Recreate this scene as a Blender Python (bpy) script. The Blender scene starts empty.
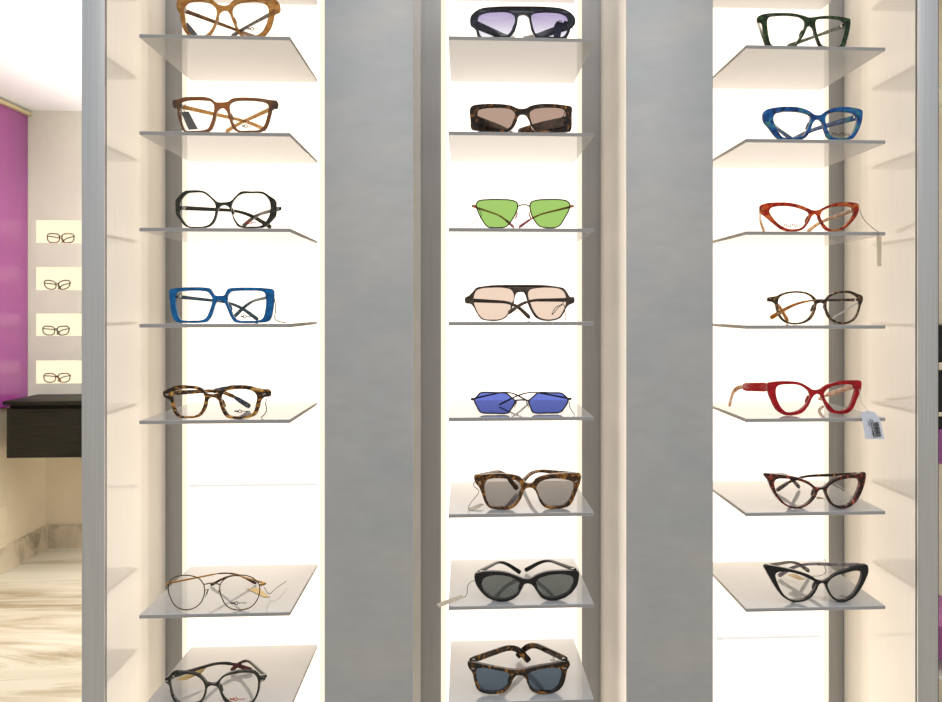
import bpy, bmesh, math, random
from mathutils import Vector
from mathutils.geometry import tessellate_polygon
random.seed(7)
S = bpy.context.scene
COL = S.collection

# ------------------------------------------------------------------ camera
F = 750.0; HOR = 308.0; VX = 464.0
TH = math.atan(0.05); CX = VX + F * 0.05
HC = 1.271
CT, ST = math.cos(TH), math.sin(TH)
cam = bpy.data.cameras.new('camera'); co = bpy.data.objects.new('camera', cam); COL.objects.link(co)
co.location = (0, 0, HC); co.rotation_euler = (math.pi / 2, 0, -TH)
cam.sensor_width = 36; cam.lens = F / 942 * 36
cam.shift_x = (471 - CX) / 942; cam.shift_y = -(351 - HOR) / 942
cam.clip_start = 0.02; cam.clip_end = 60
S.camera = co

def X_at(px, Y):
    u = (px - CX) / F
    return Y * (ST + u * CT) / (CT - u * ST)
def un(px, py, Y):
    """world point on the vertical plane at depth Y seen at a pixel"""
    x = X_at(px, Y)
    return Vector((x, Y, HC + (HOR - py) / F * (x * ST + Y * CT)))
def ray(px, py):
    p = un(px, py, 1.0); return (p - Vector((0, 0, HC))).normalized()

Y1 = 0.95            # front of shelves and columns
Y2 = Y1 / 0.843      # face of the light panels

# ------------------------------------------------------------------ materials
def srgb(r, g, b):
    f = lambda c: (c / 255 / 12.92) if c / 255 <= .04045 else ((c / 255 + .055) / 1.055) ** 2.4
    return (f(r), f(g), f(b), 1)
def newmat(name):
    m = bpy.data.materials.new(name); m.use_nodes = True
    nt = m.node_tree; nt.nodes.clear()
    out = nt.nodes.new('ShaderNodeOutputMaterial')
    return m, nt, out
def lk(nt, a, b): nt.links.new(a, b)
def pbsdf(nt, col=(.8, .8, .8, 1), rough=.5, metal=0, ior=1.5, coat=0):
    b = nt.nodes.new('ShaderNodeBsdfPrincipled')
    b.inputs['Base Color'].default_value = col; b.inputs['Roughness'].default_value = rough
    b.inputs['Metallic'].default_value = metal; b.inputs['IOR'].default_value = ior
    b.inputs['Coat Weight'].default_value = coat; b.inputs['Coat Roughness'].default_value = .05
    return b
def texco(nt, scale=(1, 1, 1), loc=(0, 0, 0)):
    t = nt.nodes.new('ShaderNodeTexCoord'); mp = nt.nodes.new('ShaderNodeMapping')
    mp.inputs['Scale'].default_value = scale; mp.inputs['Location'].default_value = loc
    lk(nt, t.outputs['Object'], mp.inputs['Vector']); return mp.outputs['Vector']
def noise(nt, vec, scale, detail=3, rough=.5, dist=0):
    n = nt.nodes.new('ShaderNodeTexNoise'); n.inputs['Scale'].default_value = scale
    n.inputs['Detail'].default_value = detail; n.inputs['Roughness'].default_value = rough
    n.inputs['Distortion'].default_value = dist
    lk(nt, vec, n.inputs['Vector']); return n.outputs['Fac']
def ramp(nt, fac, stops, interp='LINEAR'):
    r = nt.nodes.new('ShaderNodeValToRGB'); r.color_ramp.interpolation = interp
    e = r.color_ramp.elements
    while len(e) < len(stops): e.new(.5)
    for k, (p, c) in enumerate(stops): e[k].position = p; e[k].color = c
    lk(nt, fac, r.inputs['Fac']); return r.outputs['Color']
def bump(nt, fac, b, strength=.1, dist=.001):
    n = nt.nodes.new('ShaderNodeBump'); n.inputs['Strength'].default_value = strength
    n.inputs['Distance'].default_value = dist
    lk(nt, fac, n.inputs['Height']); lk(nt, n.outputs['Normal'], b.inputs['Normal'])

def plain(name, col, rough=.5, metal=0, ior=1.5, coat=0, var=.04, vs=60):
    m, nt, out = newmat(name); b = pbsdf(nt, col, rough, metal, ior, coat)
    v = texco(nt); f = noise(nt, v, vs)
    lo = tuple(c * (1 - var) for c in col[:3]) + (1,); hi = tuple(min(1, c * (1 + var)) for c in col[:3]) + (1,)
    lk(nt, ramp(nt, f, [(.3, lo), (.7, hi)]), b.inputs['Base Color'])
    lk(nt, b.outputs[0], out.inputs[0]); return m
def acetate(name, stops, clear=0.0, tint=(1, 1, 1, 1), scale=(1, 1, 1), ns=130, dist=.6, rough=.12, interp='LINEAR'):
    """polished cellulose acetate: mottled colour, some of it see-through"""
    m, nt, out = newmat(name); b = pbsdf(nt, stops[0][1], rough, 0, 1.42, .05)
    v = texco(nt, scale); f = noise(nt, v, ns, 4, .55, dist)
    c = ramp(nt, f, stops, interp); lk(nt, c, b.inputs['Base Color'])
    if clear > 0:
        t = nt.nodes.new('ShaderNodeBsdfTransparent'); t.inputs[0].default_value = tint
        mx = nt.nodes.new('ShaderNodeMixShader'); mx.inputs[0].default_value = clear
        lk(nt, b.outputs[0], mx.inputs[1]); lk(nt, t.outputs[0], mx.inputs[2]); lk(nt, mx.outputs[0], out.inputs[0])
    else: lk(nt, b.outputs[0], out.inputs[0])
    return m
def lensmat(name, col, grad=None, gloss=1.3):
    m, nt, out = newmat(name)
    t = nt.nodes.new('ShaderNodeBsdfTransparent'); t.inputs[0].default_value = tuple(math.sqrt(c) for c in col[:3]) + (1,)
    if grad:
        v = texco(nt); sp = nt.nodes.new('ShaderNodeSeparateXYZ'); lk(nt, v, sp.inputs[0])
        mr = nt.nodes.new('ShaderNodeMapRange'); mr.inputs[1].default_value = grad[1]; mr.inputs[2].default_value = grad[2]
        lk(nt, sp.outputs['Z'], mr.inputs[0])
        sq = lambda c: tuple(math.sqrt(x) for x in c[:3]) + (1,)
        lk(nt, ramp(nt, mr.outputs[0], [(0, sq(grad[0])), (1, sq(col))]), t.inputs[0])
    g = nt.nodes.new('ShaderNodeBsdfGlossy'); g.inputs['Roughness'].default_value = .02
    fr = nt.nodes.new('ShaderNodeFresnel'); fr.inputs[0].default_value = gloss
    mx = nt.nodes.new('ShaderNodeMixShader')
    lk(nt, fr.outputs[0], mx.inputs[0]); lk(nt, t.outputs[0], mx.inputs[1]); lk(nt, g.outputs[0], mx.inputs[2])
    lk(nt, mx.outputs[0], out.inputs[0]); return m
def glow(name, col, strength):
    m, nt, out = newmat(name); e = nt.nodes.new('ShaderNodeEmission')
    e.inputs[0].default_value = col; e.inputs[1].default_value = strength
    lk(nt, e.outputs[0], out.inputs[0]); return m

M = {}
M['lit'] = glow('lit_diffuser', (1.0, .885, .765, 1), 1.92)
M['lit_left'] = glow('lit_diffuser_warm', (1.0, .865, .715, 1), 1.85)
M['edge'] = glow('lit_edge', (1.0, .88, .70, 1), 1.15)
M['niche_lit'] = glow('niche_led_glow', (1.0, .90, .64, 1), 1.12)  # LED light inside the niches, put in as emission of lining and back
M['shelf'] = plain('satin_acrylic', (.61, .605, .60, 1), .07, ior=1.75, var=.01)
def cream_mat():
    m, nt, out = newmat('cream_lacquer'); b = pbsdf(nt, (.80, .70, .58, 1), .10, 0, 1.9)
    v = texco(nt, (40, 40, 2)); f = noise(nt, v, 8)
    lk(nt, ramp(nt, f, [(.3, (.92, .86, .77, 1)), (.7, (.95, .895, .81, 1))]), b.inputs['Base Color'])
    lk(nt, b.outputs[0], out.inputs[0]); return m
M['cream'] = cream_mat()
def metal_panel():
    m, nt, out = newmat('burnished_zinc'); b = pbsdf(nt, (.5, .5, .5, 1), .55, .6)
    v = texco(nt, (9, 9, 22)); f = noise(nt, v, 3.0, 5, .6, .4)
    v2 = texco(nt, (3, 3, 5), (3, 1, 7)); f2 = noise(nt, v2, 2.2, 2, .5, .3)
    mx = nt.nodes.new('ShaderNodeMix'); mx.data_type = 'RGBA'; mx.blend_type = 'MULTIPLY'; mx.inputs[0].default_value = 1
    lk(nt, ramp(nt, f, [(.3, (.92, .92, .92, 1)), (.7, (1, 1, 1, 1))]), mx.inputs[6])
    lk(nt, ramp(nt, f2, [(.35, (.53, .54, .54, 1)), (.5, (.56, .56, .55, 1)), (.68, (.61, .59, .56, 1))]), mx.inputs[7])
    lk(nt, mx.outputs[2], b.inputs['Base Color'])
    v3 = texco(nt, (60, 60, 160)); f3 = noise(nt, v3, 4, 4, .6)
    bump(nt, f3, b, .12, .0006)
    lk(nt, b.outputs[0], out.inputs[0]); return m
M['zinc'] = metal_panel()
M['shelf_edge'] = plain('acrylic_cut_edge', (.37, .355, .345, 1), .35, var=.01)
def brushed(name, col, rough=.3):
    m, nt, out = newmat(name); b = pbsdf(nt, col, rough, .8)
    v = texco(nt, (900, 900, 6)); f = noise(nt, v, 1.0, 2)
    lk(nt, ramp(nt, f, [(.3, tuple(c * .93 for c in col[:3]) + (1,)), (.7, tuple(min(1, c * 1.05) for c in col[:3]) + (1,))]), b.inputs['Base Color'])
    lk(nt, b.outputs[0], out.inputs[0]); return m
M['steel'] = brushed('brushed_steel', (.62, .615, .60, 1), .42)
M['backsteel'] = brushed('dark_steel', (.36, .36, .36, 1), .38)
M['gapdark'] = plain('shadow_gap_rubber', (.03, .028, .025, 1), .6)
M['purple'] = plain('purple_gloss_laminate', srgb(146, 60, 132), .22, ior=1.7, coat=.3, var=.02, vs=3)
M['beige'] = plain('beige_paint', srgb(216, 215, 198), .6, var=.02, vs=8)
M['wallcream'] = plain('cream_plaster', srgb(236, 222, 196), .7, var=.03, vs=6)
M['ceil'] = plain('white_ceiling_paint', (.86, .87, .87, 1), .7, var=.01, vs=3)
M['brass'] = plain('brass_trim', srgb(205, 188, 150), .4, .3)
M['rail'] = glow('rail_added_glow', (1, .96, .90, 1), .90)  # emission added to keep rail and clip white in front of the panel
M['trimwhite'] = plain('white_rail', (.9, .88, .85, 1), .3)
def wood_dark():
    m, nt, out = newmat('black_stained_oak'); b = pbsdf(nt, (.02, .02, .015, 1), .55, ior=1.25)
    v = texco(nt, (3, 3, 90)); f = noise(nt, v, 2, 4, .6)
    lk(nt, ramp(nt, f, [(.3, (.010, .010, .006, 1)), (.7, (.030, .028, .018, 1))]), b.inputs['Base Color'])
    lk(nt, b.outputs[0], out.inputs[0]); return m
M['darkwood'] = wood_dark()
def marble(name, scale, cream, tan, grey, rough, mloc=(0, 0, 0)):
    m, nt, out = newmat(name); b = pbsdf(nt, cream, rough)
    v = texco(nt, scale, mloc)
    n0 = noise(nt, v, 1.1, 3, .5, .3)
    f = noise(nt, v, 1.4, 7, .62, 1.2)
    c1 = ramp(nt, f, [(.30, grey), (.42, tan), (.52, cream), (.62, cream), (.74, tan)])
    c2 = ramp(nt, n0, [(.3, (.62, .58, .50, 1)), (.55, (1, 1, 1, 1))])
    mx = nt.nodes.new('ShaderNodeMix'); mx.data_type = 'RGBA'; mx.blend_type = 'MULTIPLY'; mx.inputs[0].default_value = .6
    lk(nt, c1, mx.inputs[6]); lk(nt, c2, mx.inputs[7]); lk(nt, mx.outputs[2], b.inputs['Base Color'])
    lk(nt, b.outputs[0], out.inputs[0]); return m
M['floor'] = marble('veined_marble_floor', (.55, 3.4, 1), srgb(222, 214, 198), srgb(186, 171, 146), srgb(116, 105, 90), .22)
M['base_marble'] = marble('veined_marble_base', (5, 5, 2.5), srgb(214, 200, 176), srgb(180, 166, 142), srgb(140, 128, 110), .3, (2, 0, 1))
M['string'] = plain('grey_string', srgb(120, 115, 105), .8)
M['whitestring'] = plain('white_string', srgb(225, 220, 210), .8)
M['card'] = plain('white_card', srgb(225, 230, 240), .5, var=.01)
M['cardcream'] = plain('cream_card', srgb(228, 214, 190), .5, var=.02)
M['cardgold'] = plain('gold_card', srgb(205, 176, 112), .35, .3)
M['cardgrey'] = plain('grey_card', srgb(120, 118, 122), .5)
M['ink'] = plain('black_ink', (.012, .012, .014, 1), .6)
M['redink'] = plain('red_ink', srgb(190, 50, 35), .6)
M['goldwire'] = plain('gold_metal', srgb(176, 136, 78), .25, 1)
M['rimgold'] = plain('antique_gold_rim', srgb(104, 82, 54), .3, .8)
M['copper'] = plain('copper_metal', srgb(190, 120, 85), .25, 1)
M['brownwire'] = plain('brown_metal', srgb(62, 50, 38), .3, .6)
M['gunmetal'] = plain('gunmetal', srgb(70, 68, 66), .3, .8)
M['hinge'] = plain('silver_hinge', srgb(190, 188, 182), .25, 1)
M['pad'] = lensmat('clear_pad', (.75, .73, .70, 1))
M['clear'] = lensmat('clear_lens', (.965, .965, .96, 1), gloss=1.22)
EM = (1.92, 1.70, 1.47)
def backlit(r, g, b): return tuple(min(.97, c / e) for c, e in zip(srgb(r, g, b)[:3], EM)) + (1,)
M['lens_violet'] = lensmat('violet_gradient_lens', backlit(182, 164, 202), (backlit(252, 250, 252), .006, .034))
M['lens_brown'] = lensmat('brown_lens', backlit(186, 156, 138))
M['lens_green'] = lensmat('green_lens', backlit(168, 208, 110))
M['lens_peach'] = lensmat('peach_lens', backlit(246, 218, 196))
M['lens_blue'] = lensmat('blue_lens', backlit(112, 126, 214))
M['lens_grey'] = lensmat('grey_lens', srgb(158, 154, 152))
M['lens_smoke'] = lensmat('smoke_lens', srgb(122, 128, 128))
M['lens_slate'] = lensmat('slate_lens', srgb(106, 124, 142))

k3 = lambda a, b, c, p=(.38, .5, .62): [(p[0], a), (p[1], b), (p[2], c)]
BLACK = (.012, .012, .011, 1)
M['ac_gold'] = acetate('honey_acetate', k3(srgb(160, 108, 45), srgb(190, 135, 65), srgb(208, 160, 92)), .35, srgb(235, 200, 150))
M['ac_tan_temple'] = acetate('brown_horn_temple', k3(srgb(70, 52, 36), srgb(120, 82, 45), srgb(160, 110, 55)), .15, srgb(230, 190, 140))
def brown_front():
    m, nt, out = newmat('brown_acetate'); b = pbsdf(nt, srgb(130, 80, 38), .15, 0, 1.5, .3)
    v = texco(nt); sp = nt.nodes.new('ShaderNodeSeparateXYZ'); lk(nt, v, sp.inputs[0])
    ab = nt.nodes.new('ShaderNodeMath'); ab.operation = 'ABSOLUTE'; lk(nt, sp.outputs['X'], ab.inputs[0])
    mr = nt.nodes.new('ShaderNodeMapRange'); mr.inputs[2].default_value = .075; lk(nt, ab.outputs[0], mr.inputs[0])
    lk(nt, ramp(nt, mr.outputs[0], [(0, srgb(176, 100, 34)), (.15, srgb(150, 92, 42)), (.72, srgb(120, 78, 40)), (.86, srgb(48, 38, 32))]), b.inputs['Base Color'])
    t = nt.nodes.new('ShaderNodeBsdfTransparent'); t.inputs[0].default_value = srgb(225, 180, 120)
    mx = nt.nodes.new('ShaderNodeMixShader'); mx.inputs[0].default_value = .2
    lk(nt, b.outputs[0], mx.inputs[1]); lk(nt, t.outputs[0], mx.inputs[2]); lk(nt, mx.outputs[0], out.inputs[0]); return m
M['ac_brown'] = brown_front()
M['ac_amber_clear'] = acetate('clear_amber_acetate', k3(srgb(165, 115, 50), srgb(190, 140, 70), srgb(214, 170, 100)), .45, srgb(240, 210, 160))
M['ac_olive'] = acetate('blackened_olive_acetate', k3(srgb(30, 32, 25), srgb(42, 43, 34), srgb(64, 62, 50)))
M['ac_blue'] = acetate('clear_blue_acetate', k3(srgb(0, 92, 150), srgb(0, 112, 178), srgb(6, 130, 200)), .25, srgb(0, 140, 205))
M['ac_bluegrey'] = acetate('blue_grey_temple', k3(srgb(52, 80, 100), srgb(60, 96, 122), srgb(80, 112, 130)), .2, srgb(120, 170, 200))
TORT = [(.43, srgb(28, 19, 12)), (.51, srgb(70, 42, 18)), (.58, srgb(176, 116, 36)), (.67, srgb(220, 172, 86))]
M['ac_tort'] = acetate('striped_tortoise_acetate', TORT, .08, srgb(230, 180, 100), (1, 1, 1.9), 80, 1.0)
M['ac_tort_dark'] = acetate('dark_tortoise_acetate', [(.42, srgb(24, 17, 11)), (.54, srgb(50, 32, 16)), (.63, srgb(140, 86, 26)), (.72, srgb(206, 150, 50))], .04, srgb(220, 160, 80), (1, 1, 1), 110, .8)
M['ac_tort_warm'] = acetate('warm_tortoise_acetate', [(.38, srgb(36, 23, 13)), (.50, srgb(84, 52, 20)), (.58, srgb(150, 96, 34)), (.68, srgb(196, 138, 56))], .06, srgb(220, 160, 80), (1, 1, 1), 120, .8)
M['ac_tort_red'] = acetate('red_tortoise_acetate', [(.42, srgb(30, 14, 10)), (.54, srgb(70, 26, 16)), (.62, srgb(170, 60, 36)), (.70, srgb(220, 140, 110))], .04, srgb(230, 120, 80), (1, 1, 1), 170, .8)
M['ac_orange'] = acetate('orange_tortoise_acetate', [(.40, srgb(50, 20, 12)), (.47, srgb(140, 44, 16)), (.54, srgb(206, 72, 26)), (.62, srgb(216, 140, 70))], .34, srgb(235, 110, 55), (1, 1, 1), 100, .8)
M['ac_amber_temple'] = acetate('amber_temple', k3(srgb(150, 96, 46), srgb(196, 150, 98), srgb(226, 196, 150)), .35, srgb(240, 210, 170))
M['ac_black'] = acetate('black_acetate', k3((.004, .004, .004, 1), (.006, .006, .006, 1), (.010, .010, .009, 1)), rough=.2)
M['ac_navyblack'] = acetate('navy_black_acetate', k3((.010, .012, .016, 1), (.018, .022, .03, 1), (.035, .045, .06, 1)))
M['ac_burgundy'] = acetate('burgundy_acetate', k3(srgb(60, 24, 22), srgb(84, 32, 30), srgb(104, 44, 40)))
M['ac_grey'] = acetate('grey_acetate', k3(srgb(70, 64, 60), srgb(92, 84, 80), srgb(116, 108, 104)))
M['ac_bluetip'] = acetate('slate_tip', k3(srgb(40, 46, 58), srgb(62, 74, 96), srgb(110, 118, 128)))
M['ac_green'] = acetate('forest_green_acetate', k3(srgb(22, 34, 20), srgb(44, 64, 36), srgb(76, 104, 56)), .28, srgb(96, 130, 70))
M['ac_marine'] = acetate('marine_blue_acetate', [(.40, srgb(12, 40, 84)), (.48, srgb(14, 80, 150)), (.56, srgb(16, 108, 184)), (.64, srgb(70, 140, 130))], .12, srgb(60, 130, 200), (1, 1, 1), 90, .8)
M['ac_brownpeach'] = acetate('dark_brown_acetate', k3(srgb(58, 46, 38), srgb(76, 62, 52), srgb(96, 80, 66)))
M['ac_red'] = acetate('clear_red_acetate', k3(srgb(150, 10, 22), srgb(178, 14, 28), srgb(200, 24, 36)), .25, srgb(230, 20, 40))
M['ac_peachtip'] = acetate('peach_acetate', k3(srgb(200, 150, 120), srgb(220, 178, 150), srgb(236, 200, 176)), .25, srgb(245, 215, 190))
M['ac_magenta'] = acetate('magenta_tip', k3(srgb(130, 20, 60), srgb(160, 30, 76), srgb(180, 50, 92)))
M['ac_ambertip'] = acetate('amber_tip', k3(srgb(180, 112, 30), srgb(204, 138, 48), srgb(220, 160, 70)), .2, srgb(240, 180, 90))
M['ac_thin'] = acetate('speckled_brown_acetate', [(.40, srgb(34, 26, 20)), (.52, srgb(66, 50, 36)), (.60, srgb(140, 104, 58)), (.70, srgb(190, 160, 110))], .05, srgb(210, 170, 110), (1, 1, 1), 240, .5)
M['ac_lilac'] = acetate('lilac_grey_acetate', k3(srgb(120, 112, 118), srgb(150, 142, 148), srgb(176, 170, 174)), .2, srgb(220, 215, 220))

# ------------------------------------------------------------------ helpers
def tag(o, label=None, cat=None, group=None, kind=None):
    if label: o['label'] = label
    if cat: o['category'] = cat
    if group: o['group'] = group
    if kind: o['kind'] = kind
    return o
def empty(name, loc, label, cat, group=None):
    o = bpy.data.objects.new(name, None); COL.objects.link(o); o.location = loc; o.empty_display_size = .02
    return tag(o, label, cat, group)
def link_mesh(name, verts, faces, mat, parent=None, smooth=35, base=None):
    """verts in world space; stored relative to the thing's base"""
    b = Vector((0, 0, 0))
    if parent is not None:
        q = parent
        while q is not None: b = b + q.location; q = q.parent
    elif base is not None: b = Vector(base)
    me = bpy.data.meshes.new(name)
    me.from_pydata([tuple(Vector(v) - b) for v in verts], [], faces)
    bm = bmesh.new(); bm.from_mesh(me); bmesh.ops.recalc_face_normals(bm, faces=bm.faces); bm.to_mesh(me); bm.free()
    me.materials.append(mat)
    o = bpy.data.objects.new(name, me); COL.objects.link(o)
    if parent is not None: o.parent = parent
    elif base is not None: o.location = b
    if smooth:
        me.polygons.foreach_set('use_smooth', [True] * len(me.polygons)); me.set_sharp_from_angle(angle=math.radians(smooth))
    return o
def box(name, x0, x1, y0, y1, z0, z1, mat, parent=None, bev=.0, seg=2, label=None):
    base = None if parent else ((x0 + x1) / 2, (y0 + y1) / 2, z0)
    v = [(x, y, z) for x in (x0, x1) for y in (y0, y1) for z in (z0, z1)]
    f = [(0, 1, 3, 2), (4, 6, 7, 5), (0, 4, 5, 1), (2, 3, 7, 6), (0, 2, 6, 4), (1, 5, 7, 3)]
    o = link_mesh(name, v, f, mat, parent, 35, base)
    if bev > 0:
        bm = bmesh.new(); bm.from_mesh(o.data)
        bmesh.ops.bevel(bm, geom=bm.edges[:], offset=bev, segments=seg, profile=.5, affect='EDGES')
        bm.to_mesh(o.data); bm.free()
        o.data.polygons.foreach_set('use_smooth', [True] * len(o.data.polygons)); o.data.set_sharp_from_angle(angle=math.radians(40))
    return o
def catmull(pts, n=5, closed=True):
    P = [Vector(p) for p in pts]; N = len(P); out = []
    rng = range(N) if closed else range(N - 1)
    for i in rng:
        if closed: a, b, c, d = P[i - 1], P[i], P[(i + 1) % N], P[(i + 2) % N]
        else: a, b, c, d = P[max(i - 1, 0)], P[i], P[i + 1], P[min(i + 2, N - 1)]
        # centripetal spacing keeps corners tight
        t1 = max((b - a).length, 1e-9) ** .5; t2 = max((c - b).length, 1e-9) ** .5; t3 = max((d - c).length, 1e-9) ** .5
        m1 = (c - b) if a == b else ((b - a) / t1 - (c - a) / (t1 + t2) + (c - b) / t2) * t2
        m2 = (c - b) if d == c else ((c - b) / t2 - (d - b) / (t2 + t3) + (d - c) / t3) * t2
        for k in range(n):
            t = k / n
            h = (2*t**3 - 3*t*t + 1) * b + (t**3 - 2*t*t + t) * m1 + (-2*t**3 + 3*t*t) * c + (t**3 - t*t) * m2
            out.append(h)
    if not closed: out.append(P[-1])
    return out
def area2(L): return sum(L[i].x * L[(i + 1) % len(L)].z - L[(i + 1) % len(L)].x * L[i].z for i in range(len(L)))
def inset(L, d):
    """move a closed xz loop (counter-clockwise) inwards by d"""
    n = len(L); out = []
    for i in range(n):
        a, b, c = L[i - 1], L[i], L[(i + 1) % n]
        t = (c - a); t.y = 0
        if t.length < 1e-9: out.append(b.copy()); continue
        t.normalize(); out.append(b + Vector((-t.z, 0, t.x)) * d)
    return out
def tube(pts, r, seg=8, closed=False, cap=True):
    P = [Vector(p) for p in pts]; n = len(P); V = []; Fc = []
    for i in range(n):
        a = P[i - 1] if (i > 0 or closed) else P[0]; c = P[(i + 1) % n] if (i < n - 1 or closed) else P[-1]
        t = (c - a)
        t = t.normalized() if t.length > 1e-9 else Vector((1, 0, 0))
        ref = Vector((0, 1, 0)) if abs(t.y) < .9 else Vector((0, 0, 1))
        s = t.cross(ref).normalized(); u = s.cross(t)
        for k in range(seg):
            g = 2 * math.pi * k / seg; V.append(P[i] + (s * math.cos(g) + u * math.sin(g)) * r)
    m = n if closed else n - 1
    for i in range(m):
        j = (i + 1) % n
        for k in range(seg):
            l = (k + 1) % seg; Fc.append((i * seg + k, i * seg + l, j * seg + l, j * seg + k))
    if not closed and cap:
        Fc.append(tuple(range(seg))[::-1]); Fc.append(tuple((n - 1) * seg + k for k in range(seg)))
    return V, Fc
def strip_sweep(pts, hs, w, seg=12):
    """flat bar swept along pts; hs = height at each point, w = thickness"""
    P = pts; n = len(P); V = []; Fc = []; up0 = Vector((0, 0, 1)); ps = None
    for i in range(n):
        t = (P[min(i + 1, n - 1)] - P[max(i - 1, 0)]).normalized()
        s = t.cross(up0)
        if s.length < .15: s = ps if ps else Vector((1, 0, 0))
        s.normalize()
        if ps and s.dot(ps) < 0: s = -s
        ps = s; u = s.cross(t).normalized()
        e = .75 if i in (0, n - 1) else 1
        for k in range(seg):
            g = 2 * math.pi * k / seg; c, d = math.cos(g), math.sin(g)
            q = lambda z: math.copysign(abs(z) ** .55, z)
            V.append(P[i] + s * q(c) * w * .5 * e + u * q(d) * hs[i] * .5 * e)
    for i in range(n - 1):
        for k in range(seg):
            l = (k + 1) % seg; Fc.append((i * seg + k, i * seg + l, (i + 1) * seg + l, (i + 1) * seg + k))
    Fc.append(tuple(range(seg))[::-1]); Fc.append(tuple((n - 1) * seg + k for k in range(seg)))
    return V, Fc

# ------------------------------------------------------------------ the display wall
ZB, ZT = 0.0, 1.95
back = box('wall_back', X_at(143, Y2), X_at(861, Y2), Y2 + .006, Y2 + .03, 0, 2.1, M['backsteel']); tag(back, kind='structure')

def column(name, pxl, pxr, label, sides):
    x0, x1 = X_at(pxl, Y1), X_at(pxr, Y1)
    r = empty(name, ((x0 + x1) / 2, Y1, 0), label, 'wall column', 'zinc columns between the lit bays')
    box('front_panel', x0, x1, Y1 - .003, Y1, 0.0, 2.1, M['zinc'], r, .0006)
    box('side_panel', x0 + .0006, x0 + .011, Y1, Y2 + .0056, 0.0, 2.1, M['cream'], r)['label'] = 'cream lacquered side panel'
    box('side_panel', x1 - .011, x1 - .0006, Y1, Y2 + .0056, 0.0, 2.1, M['cream'], r)['label'] = 'cream lacquered side panel'
    return r
column('zinc_column', 325, 413.3, 'wide grey zinc wall column between the blue square glasses and the dark-lens sunglasses bays', 2)
column('zinc_column', 626, 712.3, 'wide grey zinc wall column between the sunglasses bay and the red glasses bay', 2)
def end_column(pxl, pxr, side, label):
    x0, x1 = X_at(pxl, Y1 - .006), X_at(pxr, Y1 - .006)
    r = empty('end_post', ((x0 + x1) / 2, Y1, 0), label, 'post', 'steel end posts of the display wall')
    box('steel_post', x0, x1, Y1 - .006, Y1 - .003, 0, 2.1, M['steel'], r, .0006)
    box('shadow_gap', x0 + .0006, x1 - .0006, Y1 - .003, Y1, 0, 2.1, M['gapdark'], r)
    sx = x1 if side > 0 else x0
    a, b = (sx - .008, sx) if side > 0 else (sx, sx + .008)
    box('side_panel', a, b, Y1, Y2 + .0056, 0, 2.1, M['cream'], r)['label'] = 'cream glossy side panel'
    ox = x0 if side > 0 else x1
    if side < 0: box('outer_gap', ox, ox + .0018, Y1 - .004, Y1, 0, 2.1, M['gapdark'], r)
    box('outer_panel', min(ox, ox + side * .01), max(ox, ox + side * .01), Y1, Y2 + .03, 0, 2.1, M['steel'], r)
    return r
end_column(81.5, 104.5, 1, 'brushed steel end post beside the purple wall')
end_column(918, 938.2, -1, 'brushed steel end post beside the red glasses bay')

def light_panel(pl, pr, label, mat):
    x0, x1 = X_at(pl, Y2), X_at(pr, Y2)
    r = empty('light_panel', ((x0 + x1) / 2, Y2, ZB), label, 'light panel', 'backlit panels behind the shelves')
    e = .0075
    box('diffuser', x0 + e, x1 - e, Y2, Y2 + .0056, ZB, ZT, mat, r)
    for a, b in ((x0, x0 + e), (x1 - e, x1)):
        box('edge_strip', a, b, Y2 + .001, Y2 + .0056, ZB, ZT, M['edge'], r)['label'] = 'warm glowing edge strip'
light_panel(182, 325, 'backlit white panel behind the shelf with the blue square-framed glasses', M['lit_left'])
light_panel(441, 582, 'backlit white panel behind the shelves of sunglasses', M['lit'])
light_panel(686, 829, 'backlit white panel behind the shelf with the red glasses', M['lit_left'])

TK = .0046
SHELF = {}
def shelf(key, xl, xr, ytop, label):
    a = un(xl, ytop, Y1); b = un(xr, ytop, Y1)
    z = HC + (HOR - ytop) / F * (((a.x + b.x) / 2) * ST + Y1 * CT)
    o = box('display_shelf', a.x, b.x, Y1, Y2 - .0006, z - TK, z, M['shelf'], None, .0004, 1)
    o.data.materials.append(M['shelf_edge'])
    for p in o.data.polygons:
        if abs(p.normal.z) < .5: p.material_index = 1
    tag(o, 'satin acrylic shelf ' + label, 'shelf', 'acrylic shelves in the lit bays')
    SHELF[key] = z
L_ = [(-57, 'at the top edge above the honey cat-eye glasses'), (35.3, 'under the honey-coloured glasses'), (132, 'under the brown rectangular glasses'), (228, 'under the black octagonal glasses'),
      (323.8, 'under the blue square-framed glasses'), (420, 'under the striped tortoise glasses'), None, (613.6, 'under the thin gold aviator glasses'), (709.5, 'under the black glasses with burgundy tips')]
C_ = [(-58, 'at the top edge above the violet-lens sunglasses'), (37.4, 'under the violet gradient sunglasses'), (132.2, 'under the narrow brown-lens tortoise sunglasses'), (228.2, 'under the green-lens sunglasses'),
      (321.8, 'under the peach-lens sunglasses'), (417.2, 'under the blue-lens hexagonal sunglasses'), (513.3, 'under the big grey-lens tortoise sunglasses'), (605.2, 'under the black oval sunglasses'), (701, 'under the slate-lens tortoise sunglasses')]
R_ = [(-49, 'at the top edge above the dark green glasses'), (46.2, 'under the dark green glasses'), (139.5, 'under the marine blue glasses'), (231.6, 'under the orange tortoise cat-eye glasses'),
      (325.3, 'under the thin speckled round glasses'), (418.2, 'under the red glasses'), (511.9, 'under the red-flecked tortoise cat-eye glasses'), (607.2, 'under the black cat-eye glasses')]
for k, s in enumerate(L_):
    if s: shelf('L%d' % k, 139.2, 290, s[0], s[1])
for k, s in enumerate(C_): shelf('C%d' % k, 448.5, 593.9, s[0], s[1])
for k, s in enumerate(R_): shelf('R%d' % k, 746, 885.5, s[0], s[1])
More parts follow.
